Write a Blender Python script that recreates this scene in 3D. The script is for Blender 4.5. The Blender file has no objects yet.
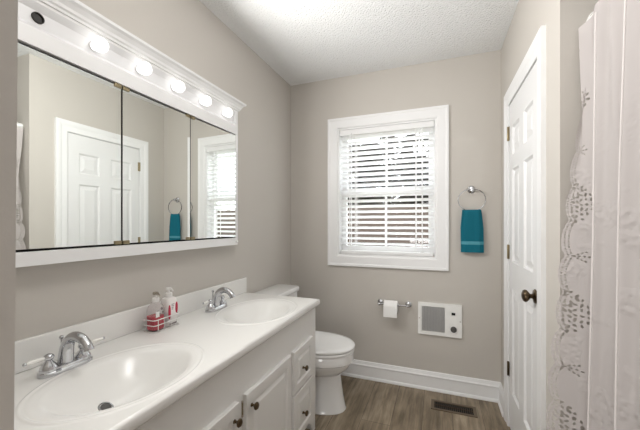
import bpy, bmesh, math, random
from mathutils import Vector, Matrix
random.seed(7)
S = bpy.context.scene
COL = S.collection
# ------------------------------------------------------------------ camera
cam = bpy.data.cameras.new('camera'); camo = bpy.data.objects.new('camera', cam); COL.objects.link(camo)
cam.sensor_fit = 'HORIZONTAL'; cam.sensor_width = 36.0
cam.lens = 313.5262 / 640 * 36.0
cam.shift_y = (223.6942 - 215) / 640
cam.clip_start = 0.02
camo.location = (0, 0, 1.2345)
camo.rotation_euler = (math.pi/2, 0, 0.3606)
S.camera = camo
# ------------------------------------------------------------------ light
BULB = 0.8; BULB_W = 1.85   # surface glow of the bulbs, watts thrown forward by each
w = bpy.data.worlds.new('world'); S.world = w; w.use_nodes = True
bgn = w.node_tree.nodes['Background']; bgn.inputs[0].default_value = (0.93, 0.97, 1.0, 1); bgn.inputs[1].default_value = 2.9
def area(name, loc, rot, sx, sy, power, col=(1, 1, 1)):
    l = bpy.data.lights.new(name, 'AREA'); l.shape = 'RECTANGLE'; l.size = sx; l.size_y = sy; l.energy = power; l.color = col
    o = bpy.data.objects.new(name, l); COL.objects.link(o); o.location = loc; o.rotation_euler = rot
    return o
# added fill lights: a point below the ceiling and a panel behind the camera
gl = bpy.data.lights.new('overhead_fill', 'POINT'); gl.energy = 5.4; gl.shadow_soft_size = 0.10; gl.color = (1, 0.985, 0.965)  # added soft fill out of view, no fixture belongs to it
glo = bpy.data.objects.new('overhead_fill', gl); COL.objects.link(glo); glo.location = (-0.22, 0.78, 2.25)
area('rear_fill', (-0.25, -1.08, 0.75), (math.pi/2+math.radians(28), 0, 0), 0.6, 1.3, 10.5, (1, 0.985, 0.97))  # added fill panel in front of the closed rear wall, tilted up
S.view_settings.view_transform = 'Standard'; S.view_settings.look = 'None'
S.view_settings.gamma = 1.0; S.view_settings.use_curve_mapping = False
S.view_settings.exposure = 0.93
# ------------------------------------------------------------------ materials
def srgb(r, g, b):
    f = lambda c: (c/255/12.92) if c/255 <= 0.04045 else ((c/255+0.055)/1.055)**2.4
    return (f(r), f(g), f(b), 1)
def mat(name, col, rough=0.5, metal=0.0, bump=None, spec=0.5, trans=0.0, ior=1.45, coat=0.0, emit=None, sss=0):
    m = bpy.data.materials.new(name); m.use_nodes = True
    nt = m.node_tree; b = nt.nodes['Principled BSDF']
    b.inputs['Base Color'].default_value = srgb(*col)
    b.inputs['Roughness'].default_value = rough; b.inputs['Metallic'].default_value = metal
    b.inputs['Specular IOR Level'].default_value = spec; b.inputs['IOR'].default_value = ior
    b.inputs['Transmission Weight'].default_value = trans
    b.inputs['Coat Weight'].default_value = coat
    if emit:
        b.inputs['Emission Color'].default_value = (*emit[0], 1); b.inputs['Emission Strength'].default_value = emit[1]
    if bump:
        sc, st, dist = bump
        tc = nt.nodes.new('ShaderNodeTexCoord'); n = nt.nodes.new('ShaderNodeTexNoise'); bp = nt.nodes.new('ShaderNodeBump')
        n.inputs['Scale'].default_value = sc; n.inputs['Detail'].default_value = 3
        bp.inputs['Strength'].default_value = st; bp.inputs['Distance'].default_value = dist
        nt.links.new(tc.outputs['Object'], n.inputs['Vector']); nt.links.new(n.outputs['Fac'], bp.inputs['Height'])
        nt.links.new(bp.outputs['Normal'], b.inputs['Normal'])
    return m
M = {}
M['wall'] = mat('greige wall paint', (199, 194, 187), 0.75, bump=(260, 0.12, 0.002), spec=0.25)
M['trim'] = mat('white trim paint', (237, 237, 237), 0.38)
M['doorp'] = mat('white door paint', (230, 230, 230), 0.42)
M['cab'] = mat('white cabinet paint', (232, 231, 228), 0.4)
M['marble'] = mat('white cultured marble', (236, 235, 232), 0.24, coat=0.15)
M['porc'] = mat('white porcelain', (240, 240, 239), 0.1, coat=0.5)
M['seat'] = mat('white toilet seat plastic', (242, 242, 241), 0.22)
M['chrome'] = mat('chrome', (200, 201, 204), 0.06, 1.0)
M['nickel'] = mat('brushed nickel', (190, 183, 172), 0.22, 1.0)
M['bronze'] = mat('antique bronze', (98, 84, 66), 0.3, 1.0)
M['brass'] = mat('brass', (190, 176, 140), 0.3, 1.0)
M['agedbrass'] = mat('aged brass', (158, 146, 118), 0.35, 1.0)
M['mirror'] = mat('mirror glass', (238, 241, 238), 0.0, 1.0)
M['dark'] = mat('dark gap', (28, 27, 26), 0.8)
M['teal'] = mat('teal terry cloth', (32, 110, 128), 0.95, bump=(900, 0.9, 0.003), spec=0.1)
M['tealb'] = mat('teal towel band', (84, 150, 164), 0.85, bump=(500, 0.3, 0.001), spec=0.1)
M['paper'] = mat('toilet paper', (243, 242, 240), 0.95, spec=0.1)
M['heat'] = mat('white heater enamel', (243, 243, 240), 0.4)
M['dial'] = mat('grey plastic dial', (84, 82, 80), 0.5)
M['register'] = mat('brown register metal', (76, 62, 48), 0.5, 0.4)
M['ceramic'] = mat('white lever ceramic', (240, 238, 234), 0.15, coat=0.5)
M['clear'] = mat('clear plastic', (250, 250, 250), 0.06, trans=1.0, ior=1.12)
M['frost'] = mat('frosted clear bottle plastic', (252, 248, 248), 0.2, trans=0.9, ior=1.06)
M['redsoap'] = mat('red liquid soap', (196, 28, 56), 0.2)
M['pumpw'] = mat('white pump plastic', (240, 238, 236), 0.3)
M['lotion'] = mat('white bottle plastic', (238, 234, 232), 0.3)
M['redlabel'] = mat('crimson label print', (186, 32, 66), 0.4)
M['greylabel'] = mat('grey label print', (128, 118, 120), 0.4)
M['wire'] = mat('white coated wire', (238, 236, 234), 0.3)
M['socket'] = mat('dark lamp socket', (40, 37, 34), 0.5)
M['lightbar'] = mat('glossy white light bar', (230, 230, 231), 0.25)
M['bulb'] = mat('lit frosted bulb', (255, 255, 255), 0.3, emit=((1.0, 0.975, 0.94), BULB))
M['rod'] = mat('white curtain rod', (240, 240, 238), 0.3)
M['fence'] = mat('weathered brown fence boards', (72, 61, 55), 0.9)
M['bark'] = mat('grey brown bark', (48, 42, 38), 0.95)
M['needle'] = mat('dark evergreen needles', (58, 53, 46), 0.9)
M['soil'] = mat('pale winter lawn', (196, 190, 172), 1.0)
M['roofm'] = mat('grey roof shingle', (110, 104, 100), 0.9)

def ceiling_mat():
    m = mat('popcorn ceiling', (240, 241, 241), 0.95, spec=0.1)
    nt = m.node_tree; b = nt.nodes['Principled BSDF']
    tc = nt.nodes.new('ShaderNodeTexCoord')
    v = nt.nodes.new('ShaderNodeTexVoronoi'); v.inputs['Scale'].default_value = 95
    n = nt.nodes.new('ShaderNodeTexNoise'); n.inputs['Scale'].default_value = 130; n.inputs['Detail'].default_value = 6
    mx = nt.nodes.new('ShaderNodeMath'); mx.operation = 'SUBTRACT'
    bp = nt.nodes.new('ShaderNodeBump'); bp.inputs['Strength'].default_value = 0.5; bp.inputs['Distance'].default_value = 0.012
    nt.links.new(tc.outputs['Object'], v.inputs['Vector']); nt.links.new(tc.outputs['Object'], n.inputs['Vector'])
    nt.links.new(n.outputs['Fac'], mx.inputs[0]); nt.links.new(v.outputs['Distance'], mx.inputs[1])
    nt.links.new(mx.outputs[0], bp.inputs['Height']); nt.links.new(bp.outputs['Normal'], b.inputs['Normal'])
    return m
M['ceil'] = ceiling_mat()

def floor_mat():
    m = mat('grey brown vinyl plank', (110, 96, 82), 0.42, spec=0.35)
    nt = m.node_tree; b = nt.nodes['Principled BSDF']; L = nt.links.new
    tc = nt.nodes.new('ShaderNodeTexCoord')
    mp = nt.nodes.new('ShaderNodeMapping'); mp.inputs['Rotation'].default_value = (0, 0, math.pi/2); mp.inputs['Location'].default_value = (0.3, 0.095, 0)
    L(tc.outputs['Object'], mp.inputs['Vector'])
    br = nt.nodes.new('ShaderNodeTexBrick'); br.offset = 0.37
    br.inputs['Color1'].default_value = srgb(148, 134, 114); br.inputs['Color2'].default_value = srgb(170, 155, 134); br.inputs['Mortar'].default_value = srgb(92, 80, 68)
    br.inputs['Scale'].default_value = 1.0; br.inputs['Mortar Size'].default_value = 0.0012; br.inputs['Bias'].default_value = -0.1
    br.inputs['Brick Width'].default_value = 1.2; br.inputs['Row Height'].default_value = 0.18
    L(mp.outputs['Vector'], br.inputs['Vector'])
    mp2 = nt.nodes.new('ShaderNodeMapping'); mp2.inputs['Scale'].default_value = (22, 1.6, 1)
    L(tc.outputs['Object'], mp2.inputs['Vector'])
    n1 = nt.nodes.new('ShaderNodeTexNoise'); n1.inputs['Scale'].default_value = 1.6; n1.inputs['Detail'].default_value = 7; n1.inputs['Roughness'].default_value = 0.65; n1.inputs['Distortion'].default_value = 0.6
    L(mp2.outputs['Vector'], n1.inputs['Vector'])
    cr = nt.nodes.new('ShaderNodeValToRGB'); cr.color_ramp.elements[0].position = 0.33; cr.color_ramp.elements[0].color = (0.5, 0.49, 0.48, 1)
    cr.color_ramp.elements[1].position = 0.68; cr.color_ramp.elements[1].color = (1.25, 1.25, 1.25, 1)
    L(n1.outputs['Fac'], cr.inputs['Fac'])
    mul = nt.nodes.new('ShaderNodeMix'); mul.data_type = 'RGBA'; mul.blend_type = 'MULTIPLY'; mul.inputs['Factor'].default_value = 0.85
    L(br.outputs['Color'], mul.inputs[6]); L(cr.outputs['Color'], mul.inputs[7])
    n2 = nt.nodes.new('ShaderNodeTexNoise'); n2.inputs['Scale'].default_value = 5; n2.inputs['Detail'].default_value = 4
    mp3 = nt.nodes.new('ShaderNodeMapping'); mp3.inputs['Scale'].default_value = (2.2, 0.8, 1); L(tc.outputs['Object'], mp3.inputs['Vector']); L(mp3.outputs['Vector'], n2.inputs['Vector'])
    cr2 = nt.nodes.new('ShaderNodeValToRGB'); cr2.color_ramp.elements[0].position = 0.35; cr2.color_ramp.elements[0].color = (0.62, 0.6, 0.58, 1)
    cr2.color_ramp.elements[1].position = 0.62; cr2.color_ramp.elements[1].color = (1.1, 1.1, 1.1, 1)
    L(n2.outputs['Fac'], cr2.inputs['Fac'])
    mul2 = nt.nodes.new('ShaderNodeMix'); mul2.data_type = 'RGBA'; mul2.blend_type = 'MULTIPLY'; mul2.inputs['Factor'].default_value = 0.8
    L(mul.outputs[2], mul2.inputs[6]); L(cr2.outputs['Color'], mul2.inputs[7])
    L(mul2.outputs[2], b.inputs['Base Color'])
    bp = nt.nodes.new('ShaderNodeBump'); bp.inputs['Strength'].default_value = 0.2; bp.inputs['Distance'].default_value = 0.002
    L(n1.outputs['Fac'], bp.inputs['Height']); L(bp.outputs['Normal'], b.inputs['Normal'])
    return m
M['floor'] = floor_mat()

def cloth_mat(name, col, transl=0.35, emb=True):
    m = mat(name, col, 0.9, spec=0.1)
    nt = m.node_tree; b = nt.nodes['Principled BSDF']; out = nt.nodes['Material Output']; L = nt.links.new
    t = nt.nodes.new('ShaderNodeBsdfTranslucent'); t.inputs[0].default_value = srgb(*col)
    mx = nt.nodes.new('ShaderNodeMixShader'); mx.inputs[0].default_value = transl
    L(b.outputs[0], mx.inputs[1]); L(t.outputs[0], mx.inputs[2]); L(mx.outputs[0], out.inputs[0])
    if emb:
        tc = nt.nodes.new('ShaderNodeTexCoord')
        v = nt.nodes.new('ShaderNodeTexVoronoi'); v.inputs['Scale'].default_value = 62; v.feature = 'SMOOTH_F1'
        n = nt.nodes.new('ShaderNodeTexNoise'); n.inputs['Scale'].default_value = 8; n.inputs['Detail'].default_value = 2
        L(tc.outputs['Object'], v.inputs['Vector']); L(tc.outputs['Object'], n.inputs['Vector'])
        cr = nt.nodes.new('ShaderNodeValToRGB'); cr.color_ramp.elements[0].position = 0.5; cr.color_ramp.elements[1].position = 0.58
        L(n.outputs['Fac'], cr.inputs['Fac'])
        ml = nt.nodes.new('ShaderNodeMath'); ml.operation = 'MULTIPLY'; L(v.outputs['Distance'], ml.inputs[0]); L(cr.outputs['Color'], ml.inputs[1])
        bp = nt.nodes.new('ShaderNodeBump'); bp.inputs['Strength'].default_value = 0.75; bp.inputs['Distance'].default_value = 0.007
        sx_ = nt.nodes.new('ShaderNodeSeparateXYZ'); mr = nt.nodes.new('ShaderNodeMapRange'); mr.inputs['From Min'].default_value = 1.55; mr.inputs['From Max'].default_value = 1.25
        m2 = nt.nodes.new('ShaderNodeMath'); m2.operation = 'MULTIPLY'
        L(tc.outputs['Object'], sx_.inputs[0]); L(sx_.outputs['Z'], mr.inputs['Value']); L(ml.outputs[0], m2.inputs[0]); L(mr.outputs[0], m2.inputs[1])
        L(m2.outputs[0], bp.inputs['Height']); L(bp.outputs['Normal'], b.inputs['Normal'])
    return m
M['curtain'] = cloth_mat('white embroidered curtain cloth', (206, 200, 198), 0.3)
M['hem'] = cloth_mat('white stitched hem', (232, 226, 224), 0.1, emb=False)
M['slat'] = cloth_mat('white blind slat', (250, 250, 250), 0.6, emb=False)

def glass_mat():
    m = bpy.data.materials.new('window glass'); m.use_nodes = True; nt = m.node_tree; nt.nodes.clear(); L = nt.links.new
    o = nt.nodes.new('ShaderNodeOutputMaterial'); t = nt.nodes.new('ShaderNodeBsdfTransparent'); g = nt.nodes.new('ShaderNodeBsdfGlossy')
    t.inputs[0].default_value = (0.95, 0.96, 0.96, 1); g.inputs['Roughness'].default_value = 0.02
    mx = nt.nodes.new('ShaderNodeMixShader'); mx.inputs[0].default_value = 0.05
    L(t.outputs[0], mx.inputs[1]); L(g.outputs[0], mx.inputs[2]); L(mx.outputs[0], o.inputs[0])
    return m
M['glass'] = glass_mat()

# ------------------------------------------------------------------ helpers
def root_loc(p):
    v = Vector((0, 0, 0))
    while p is not None:
        v += p.location; p = p.parent
    return v
def obj(name, bm, m, parent=None, smooth=False, local=False, ang=40):
    """link bm as one mesh object; vertices are in world coordinates unless local"""
    bmesh.ops.recalc_face_normals(bm, faces=bm.faces[:])
    if parent is not None and not local:
        bmesh.ops.translate(bm, verts=bm.verts[:], vec=-root_loc(parent))
    me = bpy.data.meshes.new(name); bm.to_mesh(me); bm.free()
    for mm in (m if isinstance(m, (list, tuple)) else [m]): me.materials.append(mm)
    if smooth:
        for p in me.polygons: p.use_smooth = True
        me.set_sharp_from_angle(angle=math.radians(ang))
    o = bpy.data.objects.new(name, me); COL.objects.link(o)
    if parent is not None: o.parent = parent
    return o
def thing(name, label, cat, loc=(0, 0, 0), group=None):
    o = bpy.data.objects.new(name, None); COL.objects.link(o); o.location = loc; o.empty_display_size = 0.05
    o['label'] = label; o['category'] = cat
    if group: o['group'] = group
    return o
def tag(o, label, cat, group=None):
    o['label'] = label; o['category'] = cat
    if group: o['group'] = group
    return o
def struct(name, bm, m, parent=None, smooth=False):
    o = obj(name, bm, m, parent, smooth)
    if parent is None: o['kind'] = 'structure'
    return o
def B(): return bmesh.new()
def box(bm, a, b, bev=0.0, seg=2):
    x0, y0, z0 = [min(a[i], b[i]) for i in range(3)]; x1, y1, z1 = [max(a[i], b[i]) for i in range(3)]
    v = [bm.verts.new(p) for p in ((x0,y0,z0),(x1,y0,z0),(x1,y1,z0),(x0,y1,z0),(x0,y0,z1),(x1,y0,z1),(x1,y1,z1),(x0,y1,z1))]
    fs = [bm.faces.new([v[i] for i in q]) for q in ((3,2,1,0),(4,5,6,7),(0,1,5,4),(1,2,6,5),(2,3,7,6),(3,0,4,7))]
    if bev > 0:
        es = list({e for f in fs for e in f.edges})
        bmesh.ops.bevel(bm, geom=es, offset=bev, segments=seg, affect='EDGES', profile=0.5)
    return bm
def loft(bm, rings, cap=True, closed=True):
    R = [[bm.verts.new(p) for p in r] for r in rings]; n = len(R[0])
    for a, b in zip(R[:-1], R[1:]):
        for i in range(n if closed else n-1):
            bm.faces.new((a[i], a[(i+1) % n], b[(i+1) % n], b[i]))
    if cap and closed:
        bm.faces.new(R[0][::-1]); bm.faces.new(R[-1])
    return bm
def frame_of(d):
    d = Vector(d).normalized(); a = Vector((0, 0, 1)) if abs(d.z) < 0.9 else Vector((1, 0, 0))
    u = d.cross(a).normalized(); return d, u, d.cross(u)
def lathe(bm, prof, origin, axis=(0, 0, 1), n=24, cap=True):
    d, u, v = frame_of(axis); o = Vector(origin)
    return loft(bm, [[o + d*h + (u*math.cos(2*math.pi*k/n) + v*math.sin(2*math.pi*k/n))*max(r, 1e-5) for k in range(n)] for r, h in prof], cap)
def tube(bm, pts, r, n=10, cap=True, closed=False, flat=1.0):
    """tube along pts; r number or list; flat scales the section along its second axis"""
    P = [Vector(p) for p in pts]; N = len(P); rr = r if isinstance(r, (list, tuple)) else [r]*N
    rings = []; pu = None
    for i in range(N):
        if closed: t = P[(i+1) % N] - P[i-1]
        else: t = P[min(i+1, N-1)] - P[max(i-1, 0)]
        t.normalize()
        if pu is None: _, u, _ = frame_of(t)
        else:
            u = pu - t*pu.dot(t); u.normalize()
        v = t.cross(u); pu = u
        rings.append([P[i] + (u*math.cos(2*math.pi*k/n) + v*flat*math.sin(2*math.pi*k/n))*rr[i] for k in range(n)])
    if closed:
        rings.append(rings[0]); R = [[bm.verts.new(p) for p in q] for q in rings[:-1]]; R.append(R[0])
        for a, b in zip(R[:-1], R[1:]):
            for i in range(n): bm.faces.new((a[i], a[(i+1) % n], b[(i+1) % n], b[i]))
        return bm
    return loft(bm, rings, cap)
def smoothpath(pts, k=6):
    P = [Vector(p) for p in pts]; out = []
    for i in range(len(P)-1):
        p0, p1, p2, p3 = P[max(i-1, 0)], P[i], P[i+1], P[min(i+2, len(P)-1)]
        for j in range(k):
            t = j/k
            out.append(0.5*((2*p1) + (p2-p0)*t + (2*p0-5*p1+4*p2-p3)*t*t + (3*p1-p0-3*p2+p3)*t**3))
    out.append(P[-1]); return out
def sphere(bm, c, r, sx=1, sy=1, sz=1, nu=20, nv=12):
    c = Vector(c); rings = []
    for j in range(1, nv):
        a = math.pi*j/nv
        rings.append([c + Vector((r*sx*math.sin(a)*math.cos(2*math.pi*k/nu), r*sy*math.sin(a)*math.sin(2*math.pi*k/nu), -r*sz*math.cos(a))) for k in range(nu)])
    return loft(bm, rings, True)
def panelled(bm, F, us, vs, panels, thick, steps):
    """raised-panel leaf. F(u,v,n)->point, n outward from the show face at 0. us/vs grid lines; cells in panels are raised panels, others frame"""
    for i in range(len(us)-1):
        for j in range(len(vs)-1):
            u0, u1, v0, v1 = us[i], us[i+1], vs[j], vs[j+1]
            if (i, j) in panels:
                rings = [[F(u0+s, v0+s, n), F(u1-s, v0+s, n), F(u1-s, v1-s, n), F(u0+s, v1-s, n)] for s, n in steps]
                loft(bm, [[F(u0, v0, -thick), F(u1, v0, -thick), F(u1, v1, -thick), F(u0, v1, -thick)]] + rings)
            else:
                loft(bm, [[F(u0, v0, -thick), F(u1, v0, -thick), F(u1, v1, -thick), F(u0, v1, -thick)], [F(u0, v0, 0), F(u1, v0, 0), F(u1, v1, 0), F(u0, v1, 0)]])
    bmesh.ops.remove_doubles(bm, verts=bm.verts[:], dist=1e-5)
    return bm
def mould(bm, prof, A, Bp, up=(0, 0, 1), out=None, mA=0, mB=0):
    """extrude the profile [(out,up)] from A to Bp; mA/mB mitre: shift along the run per unit of out"""
    A = Vector(A); Bp = Vector(Bp); d = (Bp-A).normalized(); out = Vector(out); up = Vector(up)
    loft(bm, [[A + out*o + up*h + d*(mA*o) for o, h in prof], [Bp + out*o + up*h + d*(mB*o) for o, h in prof]])
    return bm

# ------------------------------------------------------------------ room
XL, XR, D, H = -1.2067, 0.407, 2.4766, 2.44
YB, XA, YC = -1.2, 1.25, 1.35           # back of the entrance end, far wall of the tub alcove, corner of the closet wall
T = 0.12
bm = B(); box(bm, (XL-T, YB-T, -0.08), (XA+T, D+T, 0)); struct('floor', bm, M['floor'])
bm = B(); box(bm, (XL-T, YB-T, H), (XA+T, D+T, H+0.08)); struct('ceiling', bm, M['ceil'])
bm = B(); box(bm, (XL-T, YB-T, 0), (XL, D+T, H)); struct('wall_left', bm, M['wall'])
# back wall with the window opening
WX0, WX1, WZ0, WZ1 = -0.775, -0.013, 0.975, 2.015
bm = B()
box(bm, (XL, D, 0), (WX0, D+T, H)); box(bm, (WX1, D, 0), (XA+T, D+T, H)); box(bm, (WX0, D, 0), (WX1, D+T, WZ0)); box(bm, (WX0, D, WZ1), (WX1, D+T, H))
struct('wall_back', bm, M['wall'])
# closet wall with the door opening
DY0, DY1, DZ = 1.585, 2.195, 1.957
bm = B()
box(bm, (XR, DY1, 0), (XR+T, D, H)); box(bm, (XR, YC, 0), (XR+T, DY0, H)); box(bm, (XR, DY0, DZ), (XR+T, DY1, H))
struct('wall_right', bm, M['wall'])
bm = B(); box(bm, (XR+T, YC, 0), (XA, YC+T, H)); struct('wall_alcove_end', bm, M['wall'])
bm = B(); box(bm, (XA, YB-T, 0), (XA+T, D, H)); struct('wall_alcove_side', bm, M['wall'])
bm = B(); box(bm, (XL, YB-T, 0), (XA, YB, H)); struct('wall_front', bm, M['wall'])
# short partition closing the near end of the vanity
bm = B()
loft(bm, [[(XL, 0.07, 0), (-0.423, 0.07, 0), (-0.423, 0.19, 0), (XL, 0.19, 0)], [(XL, 0.07, H), (-0.3845, 0.07, H), (-0.3845, 0.19, H), (XL, 0.19, H)]])
struct('wall_partition', bm, M['wall'])

# baseboards
bprof = [(0, 0), (0.024, 0), (0.024, 0.008), (0.020, 0.018), (0.0145, 0.021), (0.0145, 0.094), (0.0175, 0.1), (0.0175, 0.106), (0.012, 0.112), (0.009, 0.124), (0.006, 0.134), (0, 0.136)]
bm = B(); mould(bm, bprof, (XL, D, 0), (XR, D, 0), out=(0, -1, 0), mB=-1); struct('baseboard_back', bm, M['trim'])
bm = B(); mould(bm, bprof, (XR, D, 0), (XR, 2.283, 0), out=(-1, 0, 0), mA=1); struct('baseboard_right', bm, M['trim'])
bm = B(); mould(bm, bprof, (XR, 1.487, 0), (XR, YC, 0), out=(-1, 0, 0)); struct('baseboard_corner', bm, M['trim'])

# ------------------------------------------------------------------ window
cprof = [(0, 0), (0.012, 0), (0.016, 0.008), (0.016, 0.062), (0.02, 0.07), (0.02, 0.084), (0, 0.084)]   # (out, away from opening)
def casing(bm, F, u0, u1, v0, v1, prof, bottom=True):
    """mitred frame around the opening; F(u,v,n)"""
    R = []
    for o, a in prof:
        if bottom: R.append([F(u0-a, v0-a, o), F(u1+a, v0-a, o), F(u1+a, v1+a, o), F(u0-a, v1+a, o)])
        else: R.append([F(u0-a, v0, o), F(u0-a, v1+a, o), F(u1+a, v1+a, o), F(u1+a, v0, o)])
    n = len(R); V = [[bm.verts.new(p) for p in r] for r in R]
    for i in range(n):
        a, b = V[i], V[(i+1) % n]
        for k in range(4 if bottom else 3):
            bm.faces.new((a[k], a[(k+1) % 4], b[(k+1) % 4], b[k]))
    if not bottom:
        bm.faces.new([r[0] for r in V]); bm.faces.new([r[3] for r in V][::-1])
    return bm
bm = B()
for a, b in (((WX0, D-0.001, WZ0), (WX0+0.012, D+T, WZ1)), ((WX1-0.012, D-0.001, WZ0), (WX1, D+T, WZ1)), ((WX0+0.012, D-0.001, WZ1-0.012), (WX1-0.012, D+T, WZ1)), ((WX0+0.012, D-0.001, WZ0), (WX1-0.012, D+T, WZ0+0.012))):
    box(bm, a, b)
win = struct('window_1', bm, M['trim'])
bm = B(); casing(bm, lambda u, v, n: (u, D-n, v), WX0, WX1, WZ0, WZ1, cprof); obj('window_casing', bm, M['trim'], win)
ZM = 1.485
def sash(y, z0, z1):
    bm = B(); x0, x1 = WX0+0.012, WX1-0.012
    for a, b in (((x0, y, z0), (x0+0.045, y+0.028, z1)), ((x1-0.045, y, z0), (x1, y+0.028, z1)), ((x0+0.045, y, z0), (x1-0.045, y+0.028, z0+0.065)), ((x0+0.045, y, z1-0.04), (x1-0.045, y+0.028, z1))): box(bm, a, b)
    o = obj('window_sash', bm, M['trim'], win)
    bm = B(); xc = (x0+x1)/2
    box(bm, (xc-0.008, y+0.006, z0+0.045), (xc+0.008, y+0.022, z1-0.04))
    obj('muntin', bm, M['trim'], o)
    bm = B(); box(bm, (x0+0.045, y+0.012, z0+0.045), (x1-0.045, y+0.016, z1-0.04)); obj('window_pane', bm, M['glass'], o)
sash(D+0.062, WZ0+0.012, ZM+0.02); sash(D+0.091, ZM-0.02, WZ1-0.012)

# blind hanging in the window recess
bl = thing('window_blind', 'white horizontal slat blind lowered over the window and tilted half open', 'blind', (0.5*(WX0+WX1), D+0.03, WZ0+0.02))
BX0, BX1, BY = WX0+0.016, WX1-0.016, D+0.028
bm = B(); box(bm, (BX0, BY-0.028, WZ1-0.058), (BX1, BY+0.022, WZ1-0.014), 0.003); obj('headrail', bm, M['trim'], bl)
bm = B(); pitch = 0.0432; zt = WZ1-0.078; n = int((zt-(WZ0+0.055))/pitch)+1; th = math.radians(20)
for i in range(n):
    z = zt - i*pitch; rings = []
    for x in (BX0+0.004, BX1-0.004):
        up = []; lo = []
        for k in range(7):
            s = -0.025+0.05*k/6; c = 0.0022*(1-(s/0.025)**2)
            yy = s*math.cos(th) + c*math.sin(th); zz = -s*math.sin(th) + c*math.cos(th)
            up.append((x, BY+yy+0.0012*math.sin(th), z+zz+0.0012)); lo.append((x, BY+yy, z+zz-0.0012))
        rings.append(up + lo[::-1])
    loft(bm, rings)
obj('slats', bm, M['slat'], bl, smooth=True)
bm = B(); box(bm, (BX0+0.004, BY-0.026, WZ0+0.014), (BX1-0.004, BY+0.024, WZ0+0.04), 0.004); obj('bottom_rail', bm, M['trim'], bl)
for x in (BX0+0.085, BX0+0.13, BX1-0.13, BX1-0.085):
    bm = B(); box(bm, (x-0.0035, BY-0.0268, WZ0+0.03), (x+0.0035, BY-0.0260, WZ1-0.05)); box(bm, (x-0.0035, BY+0.025, WZ0+0.03), (x+0.0035, BY+0.0258, WZ1-0.05)); obj('ladder_tape', bm, M['trim'], bl)
bm = B(); tube(bm, [(BX0+0.10, BY-0.036, WZ1-0.05), (BX0+0.101, BY-0.037, 1.5)], 0.0035, 8); obj('tilt_wand', bm, M['clear'], bl, smooth=True)
bm = B(); tube(bm, [(BX1-0.105, BY-0.034, WZ1-0.05), (BX1-0.105, BY-0.034, 1.93)], 0.002, 6); lathe(bm, [(0.002, 0.03), (0.006, 0.02), (0.007, 0), (0, 0)], (BX1-0.105, BY-0.034, 1.90), n=10); obj('pull_cord', bm, M['trim'], bl, smooth=True)

# ------------------------------------------------------------------ outside
bm = B(); box(bm, (-14, D+T+0.02, -0.75), (12, 30, -0.7)); struct('ground', bm, M['soil'])
fn = thing('board_fence', 'brown weathered board fence across the yard outside the window', 'fence', (-1.5, 7.4, -0.7))
bm = B(); random.seed(3)
x = -9.0
while x < 5.0:
    wdt = 0.145; h = 2.33+random.uniform(-0.01, 0.01)
    box(bm, (x, 7.40, -0.7), (x+wdt, 7.42, -0.7+h)); x += wdt+0.005
obj('fence_boards', bm, M['fence'], fn)
for z in (-0.3, 0.5, 1.3):
    bm = B(); box(bm, (-9, 7.42, z), (5, 7.46, z+0.09)); obj('fence_rail', bm, M['fence'], fn)
def tree(x, y, h, seed, label):
    rnd = random.Random(seed)
    t = thing('bare_tree', label, 'tree', (x, y, -0.7), 'leafless trees beyond the fence')
    bm = B(); tube(bm, smoothpath([(x, y, -0.7), (x+rnd.uniform(-.1, .1), y, 1.2), (x+rnd.uniform(-.2, .2), y, h*0.6), (x+rnd.uniform(-.3, .3), y, h)], 3), [0.17*(1-0.09*k) for k in range(10)], 8)
    obj('trunk', bm, M['bark'], t, smooth=True)
    bm = B()
    def branch(p, d, L, r, lev):
        q = p + d*L*0.5 + Vector((rnd.uniform(-.1, .1), rnd.uniform(-.1, .1), 0.05))*L; e = p + d*L
        tube(bm, [p, q, e], [r, r*0.75, r*0.4], 5 if lev < 2 else 3)
        if lev >= 3: return
        for k in range(5 if lev else 4):
            s = rnd.uniform(0.3, 1.0); a = p.lerp(e, s)
            dd = (d + Vector((rnd.uniform(-1, 1), rnd.uniform(-1, 1), rnd.uniform(-.35, .7)))).normalized()
            branch(a, dd, L*rnd.uniform(0.45, 0.7), r*0.5, lev+1)
    for k in range(9):
        z = 0.9 + (h-1.4)*k/8; a = rnd.uniform(0, 6.28)
        branch(Vector((x, y, z)), Vector((math.cos(a), math.sin(a)*0.7, rnd.uniform(0.1, .6))).normalized(), rnd.uniform(1.0, 1.7), 0.05, 0)
    obj('branches', bm, M['bark'], t)
tree(-2.1, 20.5, 5.6, 2, 'bare tree standing far behind the row of dark evergreens')
def evergreen(x, y, h, r, seed, label):
    rnd = random.Random(seed)
    t = thing('evergreen_tree', label, 'tree', (x, y, -0.7), 'evergreens behind the fence')
    bm = B(); tube(bm, [(x, y, -0.7), (x, y, h*0.5), (x, y, h-0.3)], [0.09, 0.06, 0.015], 8); obj('trunk', bm, M['bark'], t)
    bm = B()
    for k in range(3600):
        f = rnd.random()**0.95; z = -0.2+(h+0.2)*f; a = rnd.uniform(0, 6.2832); q = r*(1-0.12*f-0.6*f**9)*rnd.uniform(0.1, 1.0)
        c = Vector((x+q*math.cos(a), y+q*math.sin(a), z-0.25*q)); u = Vector((math.cos(a), math.sin(a), rnd.uniform(-.6, .2)))*rnd.uniform(.09, .17)
        w_ = Vector((-math.sin(a), math.cos(a), rnd.uniform(-.4, .4)))*rnd.uniform(.05, .10)
        bm.faces.new([bm.verts.new(p) for p in (c-u, c+w_, c+u, c-w_)])
    obj('foliage', bm, M['needle'], t)
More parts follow.
